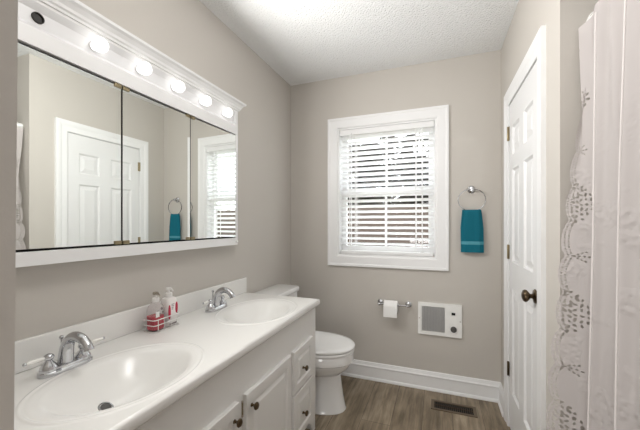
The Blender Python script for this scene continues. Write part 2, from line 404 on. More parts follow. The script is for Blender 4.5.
for x, y, h, r, sd, lb_ in ((-4.75, 9.8, 3.8, 0.66, 11, 'dark evergreen at the vanity end of the row behind the fence'), (-3.45, 11.5, 4.3, 0.66, 12, 'second dark evergreen from the vanity end of the row behind the fence'),
                           (-2.05, 9.8, 3.85, 0.66, 13, 'dark evergreen behind the fence at the middle of the window'), (-0.9, 11.5, 4.4, 0.66, 14, 'second dark evergreen from the towel end of the row behind the fence'), (0.45, 9.8, 3.9, 0.66, 15, 'dark evergreen at the towel end of the row behind the fence')):
    evergreen(x, y, h, r, sd, lb_)
for x, y, h, r, sd, lb_ in ((-3.5, 13.6, 4.8, 0.85, 21, 'tall evergreen of the rear row at the vanity end of the view'), (-2.3, 15.9, 6.0, 1.15, 22, 'tall evergreen of the rear row between the two middle front ones'), (-0.25, 13.6, 4.9, 0.85, 23, 'tall evergreen of the rear row at the towel end of the view')):
    evergreen(x, y, h, r, sd, lb_)

# ------------------------------------------------------------------ closet door
bm = B()
TJ = 0.018
box(bm, (XR, DY0-0.001, 0), (XR+T, DY0+0.006, DZ)); box(bm, (XR, DY1-0.006, 0), (XR+T, DY1+0.001, DZ)); box(bm, (XR, DY0+0.006, DZ-0.006), (XR+T, DY1-0.006, DZ+0.001))
door = struct('door_1', bm, M['trim'])
dprof = [(0, 0), (0.010, 0), (0.012, 0.006), (0.012, 0.04), (0.016, 0.05), (0.018, 0.062), (0.018, 0.084), (0, 0.084)]
bm = B(); casing(bm, lambda u, v, n: (XR-n, u, v), DY0+0.004, DY1-0.004, 0, DZ-0.004, dprof, bottom=False); obj('door_casing', bm, M['trim'], door)
FX = XR-0.004
us = [DY0+0.009, 1.675, 1.842, 1.938, 2.105, DY1-0.009]
vs = [0.012, 0.24, 0.856, 1.012, 1.552, 1.636, 1.802, DZ-0.01]
bm = B(); panelled(bm, lambda u, v, n: (FX-n, u, v), us, vs, {(i, j) for i in (1, 3) for j in (1, 3, 5)}, 0.034, [(0, 0), (0.010, -0.011), (0.018, -0.011), (0.045, -0.003)])
leaf = obj('door_leaf', bm, M['doorp'], door)
bm = B(); kc = (FX, 1.632, 0.913)
lathe(bm, [(0, 0), (0.031, 0), (0.032, 0.003), (0.028, 0.007), (0.014, 0.01), (0.010, 0.014), (0.010, 0.021), (0.018, 0.027), (0.026, 0.034), (0.0275, 0.041), (0.024, 0.048), (0.012, 0.053), (0, 0.054)], kc, (-1, 0, 0), 28)
obj('door_knob', bm, M['bronze'], leaf, smooth=True)
for z in (1.78, 1.064, 0.355):
    bm = B(); lathe(bm, [(0, 0), (0.004, 0.001), (0.0055, 0.004), (0.0055, 0.084), (0.004, 0.087), (0, 0.088)], (FX-0.006, DY1-0.007, z-0.044), (0, 0, 1), 12)
    box(bm, (FX-0.0012, DY1-0.024, z-0.042), (FX+0.001, DY1-0.008, z+0.042))
    obj('door_hinge', bm, M['agedbrass'] if z > 0.5 else M['bronze'], door, smooth=True)

# ------------------------------------------------------------------ vanity cabinet
CT = 0.78; CX = -0.67; VY0, VY1 = 0.195, 1.777; FXc = -0.693
van = thing('bathroom_vanity', 'long white vanity cabinet with raised panel doors and drawers under the double sink', 'cabinet', (-0.95, 1.0, 0))
bm = B(); cy0, cy1, zb = VY0+0.006, VY1-0.018, 0.10
zt = CT-0.037
box(bm, (XL+0.003, cy0, 0.0), (FXc-0.02, cy0+0.018, zt)); box(bm, (XL+0.003, cy1-0.018, 0.0), (FXc-0.02, cy1, zt))
box(bm, (XL+0.003, cy0, zb), (FXc-0.02, cy1, zb+0.018)); box(bm, (XL+0.003, cy0+0.018, zb), (XL+0.012, cy1-0.018, zt))
obj('cabinet_body', bm, M['cab'], van)
bm = B()
# face frame: top apron, stiles, bottom rail
box(bm, (FXc-0.02, cy0, 0.575), (FXc, cy1, zt)); box(bm, (FXc-0.02, cy0, zb), (FXc, cy1, 0.135))
for a, b in ((cy0, 0.265), (0.475, 0.58), (0.955, 1.015), (1.385, 1.43), (1.67, cy1)): box(bm, (FXc-0.02, a, 0.135), (FXc, b, 0.575))
box(bm, (FXc-0.02, 1.43, 0.355), (FXc, 1.67, 0.38)); box(bm, (FXc-0.02, 0.265, 0.355), (FXc, 0.475, 0.38))
obj('face_frame', bm, M['cab'], van)
bm = B(); box(bm, (FXc-0.09, cy0+0.018, 0.0), (FXc-0.075, cy1-0.018, zb)); obj('toe_kick', bm, M['cab'], van)
# scalloped foot brackets under the face
for y0, s in ((cy1, -1), (cy0, 1)):
    pts = [(0, 0.0), (0.035, 0.0), (0.04, 0.02), (0.055, 0.035), (0.06, 0.06), (0.085, 0.075), (0.10, 0.098), (0, 0.098)]
    bm = B(); loft(bm, [[(FXc-0.02, y0+s*a, z) for a, z in pts], [(FXc-0.002, y0+s*a, z) for a, z in pts]])
    obj('foot_bracket', bm, M['cab'], van)
cst = [(0, -0.004), (0.003, 0), (0.042, 0), (0.05, -0.008), (0.058, -0.008), (0.075, -0.001)]
def knob(y, z, parent):
    bm = B(); lathe(bm, [(0, 0), (0.0075, 0), (0.0075, 0.002), (0.005, 0.004), (0.0045, 0.012), (0.009, 0.016), (0.014, 0.02), (0.0145, 0.024), (0.011, 0.028), (0, 0.029)], (FXc+0.018, y, z), (1, 0, 0), 20)
    obj('knob', bm, M['bronze'], parent, smooth=True)
def front(name, y0, y1, z0, z1, steps):
    bm = B(); panelled(bm, lambda u, v, n: (FXc+0.0185+n, u, v), [y0, y1], [z0, z1], {(0, 0)}, 0.018, steps)
    return obj(name, bm, M['cab'], van)
def hinge(y, z, parent):
    bm = B(); lathe(bm, [(0, 0), (0.004, 0.001), (0.004, 0.045), (0, 0.046)], (FXc+0.014, y, z-0.023), n=10); sphere(bm, (FXc+0.014, y, z+0.026), 0.005, nu=10, nv=6); sphere(bm, (FXc+0.014, y, z-0.026), 0.005, nu=10, nv=6)
    obj('hinge', bm, M['nickel'], parent, smooth=True)
for y0, y1, ky, hy in ((0.57, 0.962, 0.93, 0.563), (1.008, 1.393, 1.04, 0.985)):
    d = front('cabinet_door', y0, y1, 0.118, 0.589, cst); knob(ky, 0.535, d)
    hinge(hy, 0.548, d); hinge(hy, 0.18, d)
for y0, y1 in ((1.422, 1.678), (0.257, 0.483)):
    for z0, z1 in ((0.372, 0.589), (0.118, 0.362)):
        d = front('drawer', y0, y1, z0, z1, [(0, -0.004), (0.003, 0), (0.038, 0), (0.045, -0.007), (0.05, -0.007), (0.064, -0.001)]); knob((y0+y1)/2-0.018, (z0+z1)/2-0.012, d)

# ------------------------------------------------------------------ vanity top with two moulded basins
SY = (0.685, 1.43); SX = -0.885; SA, SB, SD = 0.235, 0.178, 0.105
top = thing('vanity_countertop', 'white double sink countertop with two moulded oval basins and low backsplash', 'countertop', (-0.93, 1.0, CT))
def zprof(e):
    z = 0
    if e < 1.0:
        k = min(1, (1.0-e)/0.17); z -= 0.007*k*k*(3-2*k)
    t = e/0.88
    if t < 1: z -= SD*(1-t**2.2)**1.25
    if 1.025 < e < 1.095: z += 0.0026*math.sin(math.pi*(e-1.025)/0.07)**2
    return z
def topz(x, y):
    return min(zprof(math.hypot((y-c)/SA, (x-SX)/SB)) for c in SY)
EO, NS = 1.105, 112
parts = {0: B(), 1: B()}
for q, c in enumerate(SY):
    bm = parts[q]; es_ = [0.04+0.86*k/24 for k in range(24)] + [0.90+(EO-0.90)*k/20 for k in range(21)]
    loft(bm, [[(SX+SB*e*math.cos(2*math.pi*k/NS), c+SA*e*math.sin(2*math.pi*k/NS), CT+zprof(e)) for k in range(NS)] for e in es_], cap=False)
    bm.faces.new([v for v in bm.verts[:NS]])
bm = B(); edges_ = []
def loop_(pts):
    v = [bm.verts.new(p) for p in pts]
    for a, b in zip(v, v[1:]+v[:1]): edges_.append(bm.edges.new((a, b)))
loop_([(XL+0.018, VY0, CT), (CX-0.012, VY0, CT), (CX-0.012, VY1-0.012, CT), (XL+0.018, VY1-0.012, CT)])
for c in SY: loop_([(SX+SB*EO*math.cos(2*math.pi*k/NS), c+SA*EO*math.sin(2*math.pi*k/NS), CT) for k in range(NS)])
bmesh.ops.triangle_fill(bm, use_beauty=True, use_dissolve=False, edges=edges_)
# rolled front edge, end edge and underside lip
prof = [(0, 0), (0.006, -0.0012), (0.010, -0.005), (0.012, -0.011), (0.012, -0.028), (0.009, -0.035), (0.003, -0.037), (-0.05, -0.037)]
xe, ye = CX-0.012, VY1-0.012
rows = [[(xe+o, VY0, CT+h), (xe+o, ye+max(o, -0.05), CT+h), (XL+0.003, ye+max(o, -0.05), CT+h)] for o, h in prof]
loft(bm, rows, cap=False, closed=False)
box(bm, (XL+0.003, VY0, CT-0.02), (XL+0.018, VY1-0.012, CT))
slab = obj('countertop_slab', bm, M['marble'], top, smooth=True, ang=60)
for q in (0, 1):
    o = obj('basin', parts[q], M['marble'], top, smooth=True, ang=80)
    # flip if the recalculated normals point down: harmless for rendering
    dx_, dy_ = SX-0.05, SY[q]-0.03; h_ = 0.004
    nrm = Vector((-(topz(dx_+h_, dy_)-topz(dx_-h_, dy_))/(2*h_), -(topz(dx_, dy_+h_)-topz(dx_, dy_-h_))/(2*h_), 1)).normalized()
    c = Vector((dx_, dy_, CT+topz(dx_, dy_)+0.0006))
    bm = B(); lathe(bm, [(0.0165, 0.0), (0.020, -0.001), (0.0225, 0.0005), (0.0205, 0.003), (0.017, 0.0025), (0.0165, 0.0)], c, nrm, n=28, cap=False); dr = obj('drain', bm, M['chrome'], o, smooth=True)
    bm = B(); lathe(bm, [(0, 0.0003), (0.0155, 0.0003), (0.0155, 0.0012), (0, 0.002)], c, nrm, n=24); obj('drain_stopper', bm, M['dial'], o, smooth=True)
    bm = B(); sphere(bm, (SX-0.128, SY[q], CT-0.046), 0.011, 0.35, 1.6, 0.6, 16, 8); obj('overflow_slot', bm, M['dial'], o, smooth=True)
bm = B(); box(bm, (XL+0.002, VY0, CT+0.0005), (XL+0.017, VY1, CT+0.098), 0.003); obj('backsplash', bm, M['marble'], top)

# ------------------------------------------------------------------ faucets
def faucet():
    f = thing('faucet', '', 'faucet', (0, 0, 0), 'chrome faucets on the vanity top')
    bm = B()   # base plate, long axis Y
    def oval(a, b, z, n=40):
        return [(b*math.copysign(abs(math.cos(t))**0.75, math.cos(t)), a*math.copysign(abs(math.sin(t))**0.6, math.sin(t)), z) for t in [2*math.pi*k/n for k in range(n)]]
    loft(bm, [oval(0.079, 0.030, 0.0), oval(0.080, 0.031, 0.004), oval(0.079, 0.030, 0.011), oval(0.073, 0.025, 0.015), oval(0.071, 0.023, 0.021), oval(0.068, 0.019, 0.023)])
    obj('base_plate', bm, M['chrome'], f, smooth=True, local=True)
    bm = B()
    pts = smoothpath([(-0.004, 0, 0.016), (-0.002, 0, 0.045), (0.004, 0, 0.075), (0.022, 0, 0.101), (0.050, 0, 0.112), (0.080, 0, 0.106), (0.103, 0, 0.088), (0.110, 0, 0.074)], 5)
    n = len(pts); rr = [0.0235 - 0.0085*min(1, i/(n*0.6)) + (0.001 if i > n-4 else 0) for i in range(n)]
    tube(bm, pts, rr, 16); obj('spout', bm, M['chrome'], f, smooth=True, local=True)
    bm = B(); tube(bm, [(-0.026, 0, 0.016), (-0.026, 0, 0.095)], 0.0028, 8); lathe(bm, [(0.003, 0), (0.006, 0.003), (0.0075, 0.008), (0.005, 0.013), (0, 0.015)], (-0.026, 0, 0.092), n=12); obj('lift_rod', bm, M['chrome'], f, smooth=True, local=True)
    for s in (-1, 1):
        bm = B(); y = 0.051*s
        lathe(bm, [(0.024, 0.014), (0.0245, 0.018), (0.023, 0.026), (0.018, 0.035), (0.011, 0.042), (0.009, 0.047), (0.0125, 0.051), (0.0145, 0.057), (0.0125, 0.063), (0.006, 0.067), (0, 0.068)], (0, y, 0), n=24)
        hb = obj('handle', bm, M['chrome'], f, smooth=True, local=True)
        bm = B(); tube(bm, [(0, y+s*0.012, 0.057), (0.002, y+s*0.02, 0.0575), (0.004, y+s*0.035, 0.0585), (0.008, y+s*0.064, 0.0605)], [0.004, 0.0058, 0.0068, 0.0052], 12); obj('handle_lever', bm, M['ceramic'], hb, smooth=True, local=True)
        bm = B(); sphere(bm, (0.0085, y+s*0.067, 0.0608), 0.0055, nu=12, nv=8); obj('lever_tip', bm, M['chrome'], hb, smooth=True, local=True)
    return f
def copy_tree(o, parent=None):
    c = o.copy(); COL.objects.link(c)
    if parent is not None: c.parent = parent
    for ch in [x for x in S.objects if x.parent == o]: copy_tree(ch, c)
    return c
f1 = faucet(); f1.location = (-1.095, 0.642, CT+0.0005); f1.scale = (0.94, 0.94, 0.94); f1['label'] = 'chrome faucet with white levers behind the sink basin nearer the camera'
f2 = copy_tree(f1); f2.location = (-1.102, 1.365, CT+0.0005); f2['label'] = 'chrome faucet behind the sink basin at the toilet end'

# ------------------------------------------------------------------ soap caddy and bottles
cq = (-1.126, 1.036, CT+0.0005)
cad = thing('soap_caddy', 'small white wire caddy holding two bottles on the counter between the faucets', 'caddy', cq)
cw, cd = 0.138, 0.066
def rect(z, a=cw/2, b=cd/2, r=0.012):
    pts = []
    for sx, sy, t0 in ((1, 1, 0), (-1, 1, 90), (-1, -1, 180), (1, -1, 270)):
        for k in range(4):
            t = math.radians(t0+30*k); pts.append((cq[0]+sx*(b-r)+r*math.cos(t), cq[1]+sy*(a-r)+r*math.sin(t), cq[2]+z))
    return pts
for z in (0.003, 0.03, 0.052):
    bm = B(); tube(bm, rect(z), 0.0018 if z < 0.05 else 0.0022, 8, closed=True); obj('wire_hoop', bm, M['wire'], cad, smooth=True)
for y in (-0.05, -0.017, 0.017, 0.05):
    for sx in (-1, 1):
        bm = B(); xx = cq[0]+sx*cd/2; tube(bm, [(xx, cq[1]+y, cq[2]+0.003), (xx, cq[1]+y, cq[2]+0.052)], 0.0014, 6); obj('wire_upright', bm, M['wire'], cad)
bm = B()
for y in (-0.045, -0.02, 0.0, 0.02, 0.045): tube(bm, [(cq[0]-cd/2, cq[1]+y, cq[2]+0.003), (cq[0]+cd/2, cq[1]+y, cq[2]+0.003)], 0.0012, 6)
obj('wire_floor', bm, M['wire'], cad)
def rr(a, b, z, c, n=32, p=0.55):
    return [(c[0]+b*math.copysign(abs(math.cos(t))**p, math.cos(t)), c[1]+a*math.copysign(abs(math.sin(t))**p, math.sin(t)), c[2]+z) for t in [2*math.pi*k/n for k in range(n)]]
def pump(c, z, parent, mcol, mhead):
    bm = B(); lathe(bm, [(0, 0), (0.0145, 0), (0.0145, 0.016), (0.012, 0.018), (0.006, 0.019), (0.0045, 0.03), (0, 0.03)], (c[0], c[1], c[2]+z), n=20); cap = obj('pump_collar', bm, mcol, parent, smooth=True)
    bm = B(); lathe(bm, [(0, 0), (0.011, 0), (0.012, 0.005), (0.010, 0.011), (0, 0.012)], (c[0], c[1], c[2]+z+0.03), n=16)
    tube(bm, [(c[0], c[1], c[2]+z+0.037), (c[0]+0.02, c[1]-0.006, c[2]+z+0.037), (c[0]+0.034, c[1]-0.01, c[2]+z+0.031)], [0.006, 0.005, 0.0035], 8)
    obj('pump_head', bm, mhead, cap, smooth=True)
c1 = (cq[0], cq[1]-0.034, cq[2]+0.0045)
b1 = thing('soap_bottle', 'clear pump bottle half full of red soap in the wire caddy', 'bottle', c1)
bm = B(); loft(bm, [rr(0.026, 0.025, 0, c1), rr(0.029, 0.028, 0.005, c1), rr(0.029, 0.028, 0.085, c1), rr(0.026, 0.025, 0.1, c1, p=0.7), rr(0.016, 0.016, 0.112, c1, p=1), rr(0.0135, 0.0135, 0.118, c1, p=1)]); obj('bottle_body', bm, M['frost'], b1, smooth=True)
bm = B(); loft(bm, [rr(0.024, 0.023, 0.003, c1), rr(0.027, 0.026, 0.007, c1), rr(0.027, 0.026, 0.06, c1)]); obj('liquid_soap', bm, M['redsoap'], b1, smooth=True)
bm = B()
for dy, zz, r in ((-0.012, 0.078, 0.007), (0.006, 0.09, 0.006), (0.012, 0.074, 0.005), (-0.004, 0.07, 0.004)): lathe(bm, [(0, 0), (r, 0), (r, 0.0006), (0, 0.0006)], (c1[0]+0.028, c1[1]+dy, c1[2]+zz), (1, 0, 0), 10)
obj('printed_flowers', bm, M['greylabel'], b1)
bm = B(); box(bm, (c1[0]+0.0282, c1[1]-0.024, c1[2]+0.058), (c1[0]+0.0288, c1[1]-0.006, c1[2]+0.082)); obj('front_label', bm, M['pumpw'], b1)
pump(c1, 0.118, b1, M['pumpw'], M['nickel'])
c2 = (cq[0], cq[1]+0.036, cq[2]+0.0045)
b2 = thing('lotion_bottle', 'white pump lotion bottle with crimson print in the wire caddy', 'bottle', c2)
bm = B(); loft(bm, [rr(0.027, 0.023, 0, c2), rr(0.029, 0.026, 0.005, c2), rr(0.029, 0.026, 0.108, c2), rr(0.025, 0.022, 0.119, c2, p=0.7), rr(0.013, 0.013, 0.124, c2, p=1)]); obj('bottle_body', bm, M['lotion'], b2, smooth=True)
bm = B()
for y0, y1, z0, z1 in ((-0.027, -0.014, 0.03, 0.093), (0.012, 0.025, 0.05, 0.1)):
    loft(bm, [[(c2[0]+x, c2[1]+(y0+y1)/2+(y1-y0)/2*math.cos(t), c2[2]+(z0+z1)/2+(z1-z0)/2*math.sin(t)) for t in [2*math.pi*k/20 for k in range(20)]] for x in (0.0255, 0.0268)])
obj('crimson_print', bm, M['redlabel'], b2)
bm = B()
for k in range(4): box(bm, (c2[0]+0.0258, c2[1]-0.009, c2[2]+0.092-0.007*k), (c2[0]+0.0264, c2[1]+0.006-0.002*k, c2[2]+0.095-0.007*k))
obj('printed_lines', bm, M['greylabel'], b2)
bm = B(); box(bm, (c2[0]+0.0258, c2[1]-0.02, c2[2]+0.006), (c2[0]+0.0264, c2[1]+0.02, c2[2]+0.012)); obj('printed_strip', bm, M['greylabel'], b2)
pump(c2, 0.124, b2, M['pumpw'], M['pumpw'])

# ------------------------------------------------------------------ mirror cabinet with light bar
XM = -1.15; MC0, MC1 = 0.47, 1.61; ZB, ZT = 1.107, 1.93
mc = thing('mirror_cabinet', 'white wall cabinet with three mirrored doors and a built-in bulb light bar above the vanity', 'mirror cabinet', (XL, 1.04, ZB))
XF = XM+0.008
bm = B()
box(bm, (XL+0.001, MC0, ZB), (XF, MC1, 1.150), 0.002)                 # bottom rail
box(bm, (XL+0.001, MC0, 1.150), (XF, 0.505, ZT)); box(bm, (XL+0.001, 1.588, 1.150), (XF, MC1, ZT))
box(bm, (XL+0.001, 0.505, 1.772), (XF, 1.588, 1.828)); box(bm, (XL+0.001, 0.505, 1.908), (XF, 1.588, ZT))
obj('cabinet_frame', bm, M['trim'], mc)
bm = B(); box(bm, (XL+0.001, 0.505, 1.150), (XM-0.012, 1.588, 1.772)); obj('cabinet_box', bm, M['dark'], mc)
bm = B(); box(bm, (XL+0.001, 0.505, 1.828), (XM-0.006, 1.588, 1.908))
mould(bm, [(0, 0), (0.016, 0), (0.002, 0.016), (0, 0.016)], (XM-0.008, 0.505, 1.828), (XM-0.008, 1.588, 1.828), out=(1, 0, 0))
mould(bm, [(0, -0.02), (0.002, -0.02), (0.016, 0), (0, 0)], (XM-0.008, 0.505, 1.908), (XM-0.008, 1.588, 1.908), out=(1, 0, 0))
lb = obj('light_bar', bm, M['lightbar'], mc)
crown = [(0, 0), (0.006, 0), (0.008, 0.008), (0.014, 0.012), (0.016, 0.022), (0.026, 0.034), (0.036, 0.040), (0.038, 0.050), (0, 0.050)]
bm = B(); mould(bm, crown, (XF, MC0, 1.917), (XF, MC1, 1.917), out=(1, 0, 0), mA=-1, mB=1)
mould(bm, crown, (XL+0.001, MC1, 1.917), (XF, MC1, 1.917), out=(0, 1, 0), mB=1)
mould(bm, crown, (XL+0.001, MC0, 1.917), (XF, MC0, 1.917), out=(0, -1, 0), mB=1)
box(bm, (XL+0.001, MC0, ZT), (XF, MC1, 1.967))
obj('crown_moulding', bm, M['trim'], mc)
edges = [0.508, 0.868, 1.2265, 1.584]
for i in range(3):
    y0, y1 = edges[i]+0.0035, edges[i+1]-0.0035
    bm = B(); box(bm, (-0.005, 0, 0), (0, y1-y0, 1.764-1.158))
    for f in bm.faces: f.material_index = 0 if f.calc_center_median().x > -0.001 else 1
    d = obj('mirror_door', bm, [M['mirror'], M['dark']], mc, local=True)
    d.location = Vector((XM, y0, 1.158)) - mc.location
    d.rotation_euler = (0, 0, -math.radians((0, 0.35, 2.0)[i]))
for y, zs in ((0.505, (1.162,)), (0.868, (1.162, 1.764)), (1.2265, (1.162, 1.764))):
    for z in zs:
        for s in (-1, 1):
            bm = B(); box(bm, (XM-0.004, y+s*0.003, z-0.007), (XM+0.005, y+s*0.030, z+0.007), 0.0015); obj('hinge_clip', bm, M['agedbrass'], mc)
bm = B(); sphere(bm, (XF+0.006, 1.592, 1.128), 0.008, nu=12, nv=8); obj('catch_knob', bm, M['pumpw'], mc, smooth=True)
ZBULB = 1.868
for k in range(6):
    y = 0.5835 + 0.181*k if k else 0.597
    bm = B(); lathe(bm, [(0.0165, 0), (0.0165, 0.006), (0.0135, 0.007), (0.0125, 0.001)], (XM-0.007, y, ZBULB), (1, 0, 0), 24, cap=False)
    lathe(bm, [(0, 0), (0.0125, 0), (0.0125, 0.0008), (0, 0.0008)], (XM-0.0065, y, ZBULB), (1, 0, 0), 24)
    s = obj('lamp_socket', bm, M['socket'] if k == 0 else M['lightbar'], lb, smooth=True)
    if k == 0: s['label'] = 'empty dark socket without a bulb'
    if k:
        bm = B(); lathe(bm, [(0, 0), (0.011, 0.0), (0.0115, 0.006), (0.016, 0.013), (0.023, 0.022), (0.0255, 0.033), (0.0255, 0.040), (0.021, 0.049), (0.012, 0.056), (0, 0.058)], (XM-0.004, y, ZBULB), (1, 0, 0), 24)
        obj('light_bulb', bm, M['bulb'], lb, smooth=True)
        ll = bpy.data.lights.new('bulb_light', 'AREA'); ll.shape = 'DISK'; ll.size = 0.045; ll.energy = BULB_W; ll.color = (1, 0.985, 0.965)
        lo = bpy.data.objects.new('bulb_light', ll); COL.objects.link(lo); lo.location = (XM+0.056, y, ZBULB); lo.rotation_euler = (0, -math.pi/2, 0)

# ------------------------------------------------------------------ toilet
TY = 2.005; X0 = XL
toi = thing('toilet', 'white two-piece toilet with closed lid between the vanity and the back wall', 'toilet', (X0+0.36, TY, 0))
def egg(xb, xf, hw, z, n=48, pw=0.8):
    xm = xb + (xf-xb)*0.42; out = []
    for k in range(n):
        t = 2*math.pi*k/n; c, s = math.cos(t), math.sin(t)
        L = (xf-xm) if c > 0 else (xm-xb)
        e = 0.92 if c > 0 else 0.62
        out.append((X0+xm+L*math.copysign(abs(c)**e, c), TY+hw*math.copysign(abs(s)**(0.92 if c > 0 else 0.75), s), z))
    return out
bm = B()
loft(bm, [egg(.16, .630, .124, 0), egg(.16, .633, .126, .006), egg(.16, .627, .120, .02), egg(.155, .612, .110, .10), egg(.155, .598, .104, .20), egg(.152, .592, .104, .232), egg(.145, .597, .114, .240), egg(.13, .622, .140, .258), egg(.11, .652, .164, .285),
          egg(.10, .668, .176, .312), egg(.097, .671, .178, .322), egg(.092, .682, .187, .330), egg(.09, .685, .189, .385), egg(.095, .680, .185, .392)])
obj('bowl', bm, M['porc'], toi, smooth=True, ang=35)
bm = B(); loft(bm, [egg(.2, .684, .184, .394), egg(.198, .688, .188, .398), egg(.198, .688, .188, .407), egg(.2, .685, .185, .411)]); obj('seat', bm, M['seat'], toi, smooth=True)
bm = B(); loft(bm, [egg(.197, .686, .186, .4145), egg(.195, .691, .190, .418), egg(.195, .691, .190, .426), egg(.20, .684, .184, .433), egg(.23, .65, .155, .438), egg(.30, .57, .09, .440)]); obj('lid', bm, M['seat'], toi, smooth=True, ang=60)
for s in (-1, 1):
    bm = B(); lathe(bm, [(0, 0), (0.012, 0), (0.012, 0.05), (0, 0.05)], (X0+.208, TY+s*.07-0.025, .418), (0, 1, 0), 14); obj('lid_hinge', bm, M['seat'], toi, smooth=True)
def rbox(x0, x1, hw, z, r=0.03, n=6):
    pts = []
    for cx_, cy_, a0 in ((x1-r, hw-r, 0), (x0+r, hw-r, 90), (x0+r, -hw+r, 180), (x1-r, -hw+r, 270)):
        for k in range(n+1):
            t = math.radians(a0+90*k/n); pts.append((X0+cx_+r*math.cos(t), TY+cy_+r*math.sin(t), z))
    return pts
bm = B(); loft(bm, [rbox(.02, .175, .175, .385), rbox(.015, .185, .196, .42), rbox(.012, .195, .208, .69), rbox(.012, .195, .208, .718)]); obj('tank', bm, M['porc'], toi, smooth=True)
bm = B(); loft(bm, [rbox(.008, .203, .214, .719), rbox(.006, .207, .218, .724), rbox(.006, .207, .218, .747), rbox(.010, .202, .213, .755), rbox(.02, .19, .20, .757)]); obj('tank_lid', bm, M['porc'], toi, smooth=True)
bm = B(); lathe(bm, [(0, 0), (0.014, 0), (0.014, 0.006), (0.007, 0.008), (0.007, 0.016), (0, 0.016)], (X0+.196, TY-.13, .655), (1, 0, 0), 16); tube(bm, [(X0+.207, TY-.13, .655), (X0+.214, TY-.1, .652), (X0+.216, TY-.05, .645)], [0.006, 0.006, 0.008], 10); obj('flush_lever', bm, M['chrome'], toi, smooth=True)
for s in (-1, 1):
    bm = B(); sphere(bm, (X0+.30, TY+s*.118, .012), 0.014, nu=14, nv=8); obj('bolt_cap', bm, M['porc'], toi, smooth=True)

# ------------------------------------------------------------------ paper holder and roll
ph = thing('toilet_paper_holder', 'chrome bar toilet paper holder mounted on the back wall under the window', 'paper holder', (-0.318, D, 0.628))
for x in (-0.425, -0.212):
    bm = B(); lathe(bm, [(0, 0), (0.022, 0), (0.023, 0.004), (0.018, 0.009), (0.010, 0.013), (0.008, 0.03), (0.008, 0.045), (0.012, 0.052), (0.0125, 0.062), (0.008, 0.070), (0, 0.072)], (x, D, 0.619), (0, -1, 0), 20); obj('post', bm, M['chrome'], ph, smooth=True)
bm = B(); tube(bm, [(-0.425, D-0.056, 0.619), (-0.212, D-0.056, 0.619)], 0.0065, 12); obj('roller', bm, M['chrome'], ph, smooth=True)
bm = B(); n = 40; xr0, xr1, yc, zc, R, r = -0.386, -0.286, D-0.0575, 0.6075, 0.044, 0.0185
rings = [[(x, yc+q*math.cos(2*math.pi*k/n), zc+q*math.sin(2*math.pi*k/n)) for k in range(n)] for x, q in ((xr0, r), (xr0, R), (xr1, R), (xr1, r), (xr0, r))]
loft(bm, rings, cap=False)
loft(bm, [[(x, yc-R-0.0006-0.0012*q, zc-0.012*k) for k, q in zip(range(7), (0, 0.4, 1, 1.6, 2, 2.2, 2.3))] + [(x, yc-R-0.0014-0.0012*q, zc-0.012*k) for k, q in list(zip(range(7), (0, 0.4, 1, 1.6, 2, 2.2, 2.3)))[::-1]] for x in (xr0, xr1)])
bmesh.ops.remove_doubles(bm, verts=bm.verts[:], dist=1e-6)
tag(obj('toilet_roll', bm, M['paper'], None, smooth=True), 'white roll of toilet paper on the chrome bar by the heater', 'toilet paper')

# ------------------------------------------------------------------ wall heater
wh = thing('wall_heater', 'white recessed wall heater with grey grille and dial low on the back wall', 'heater', (0.01, D, 0.53))
hx0, hx1, hz0, hz1 = -0.142, 0.158, 0.412, 0.648
gx0, gx1, gz0, gz1 = -0.115, 0.045, 0.438, 0.622
bm = B()
box(bm, (hx0, D-0.018, hz0), (gx0, D-0.0005, hz1)); box(bm, (gx1, D-0.018, hz0), (hx1, D-0.0005, hz1)); box(bm, (gx0, D-0.018, hz0), (gx1, D-0.0005, gz0)); box(bm, (gx0, D-0.018, gz1), (gx1, D-0.0005, hz1)); box(bm, (gx0, D-0.005, gz0), (gx1, D-0.0005, gz1))
bmesh.ops.remove_doubles(bm, verts=bm.verts[:], dist=1e-5)
obj('heater_cover', bm, M['heat'], wh)
bm = B(); k = gz0+0.0035
while k < gz1-0.002:
    box(bm, (gx0, D-0.016, k), (gx1, D-0.008, k+0.0035)); k += 0.0075
for k in range(1, 8):
    x = gx0+(gx1-gx0)*k/8; box(bm, (x-0.001, D-0.015, gz0), (x+0.001, D-0.009, gz1))
M['grille'] = mat('grey heater grille', (186, 185, 184), 0.5, 0.1)
obj('grille', bm, M['grille'], wh)
bm = B(); lathe(bm, [(0, 0), (0.021, 0), (0.021, 0.008), (0.018, 0.013), (0, 0.014)], (0.104, D-0.018, 0.47), (0, -1, 0), 24); box(bm, (0.101, D-0.036, 0.455), (0.107, D-0.0318, 0.485)); obj('thermostat_dial', bm, M['dial'], wh, smooth=True)
bm = B(); box(bm, (0.09, D-0.022, 0.573), (0.115, D-0.018, 0.59), 0.001); obj('power_switch', bm, M['dark'], wh)
for sx, sz in ((0.148, 0.53), (-0.131, 0.53)):
    bm = B(); lathe(bm, [(0, 0), (0.004, 0), (0.003, 0.002), (0, 0.0025)], (sx, D-0.018, sz), (0, -1, 0), 10); obj('screw', bm, M['nickel'], wh, smooth=True)

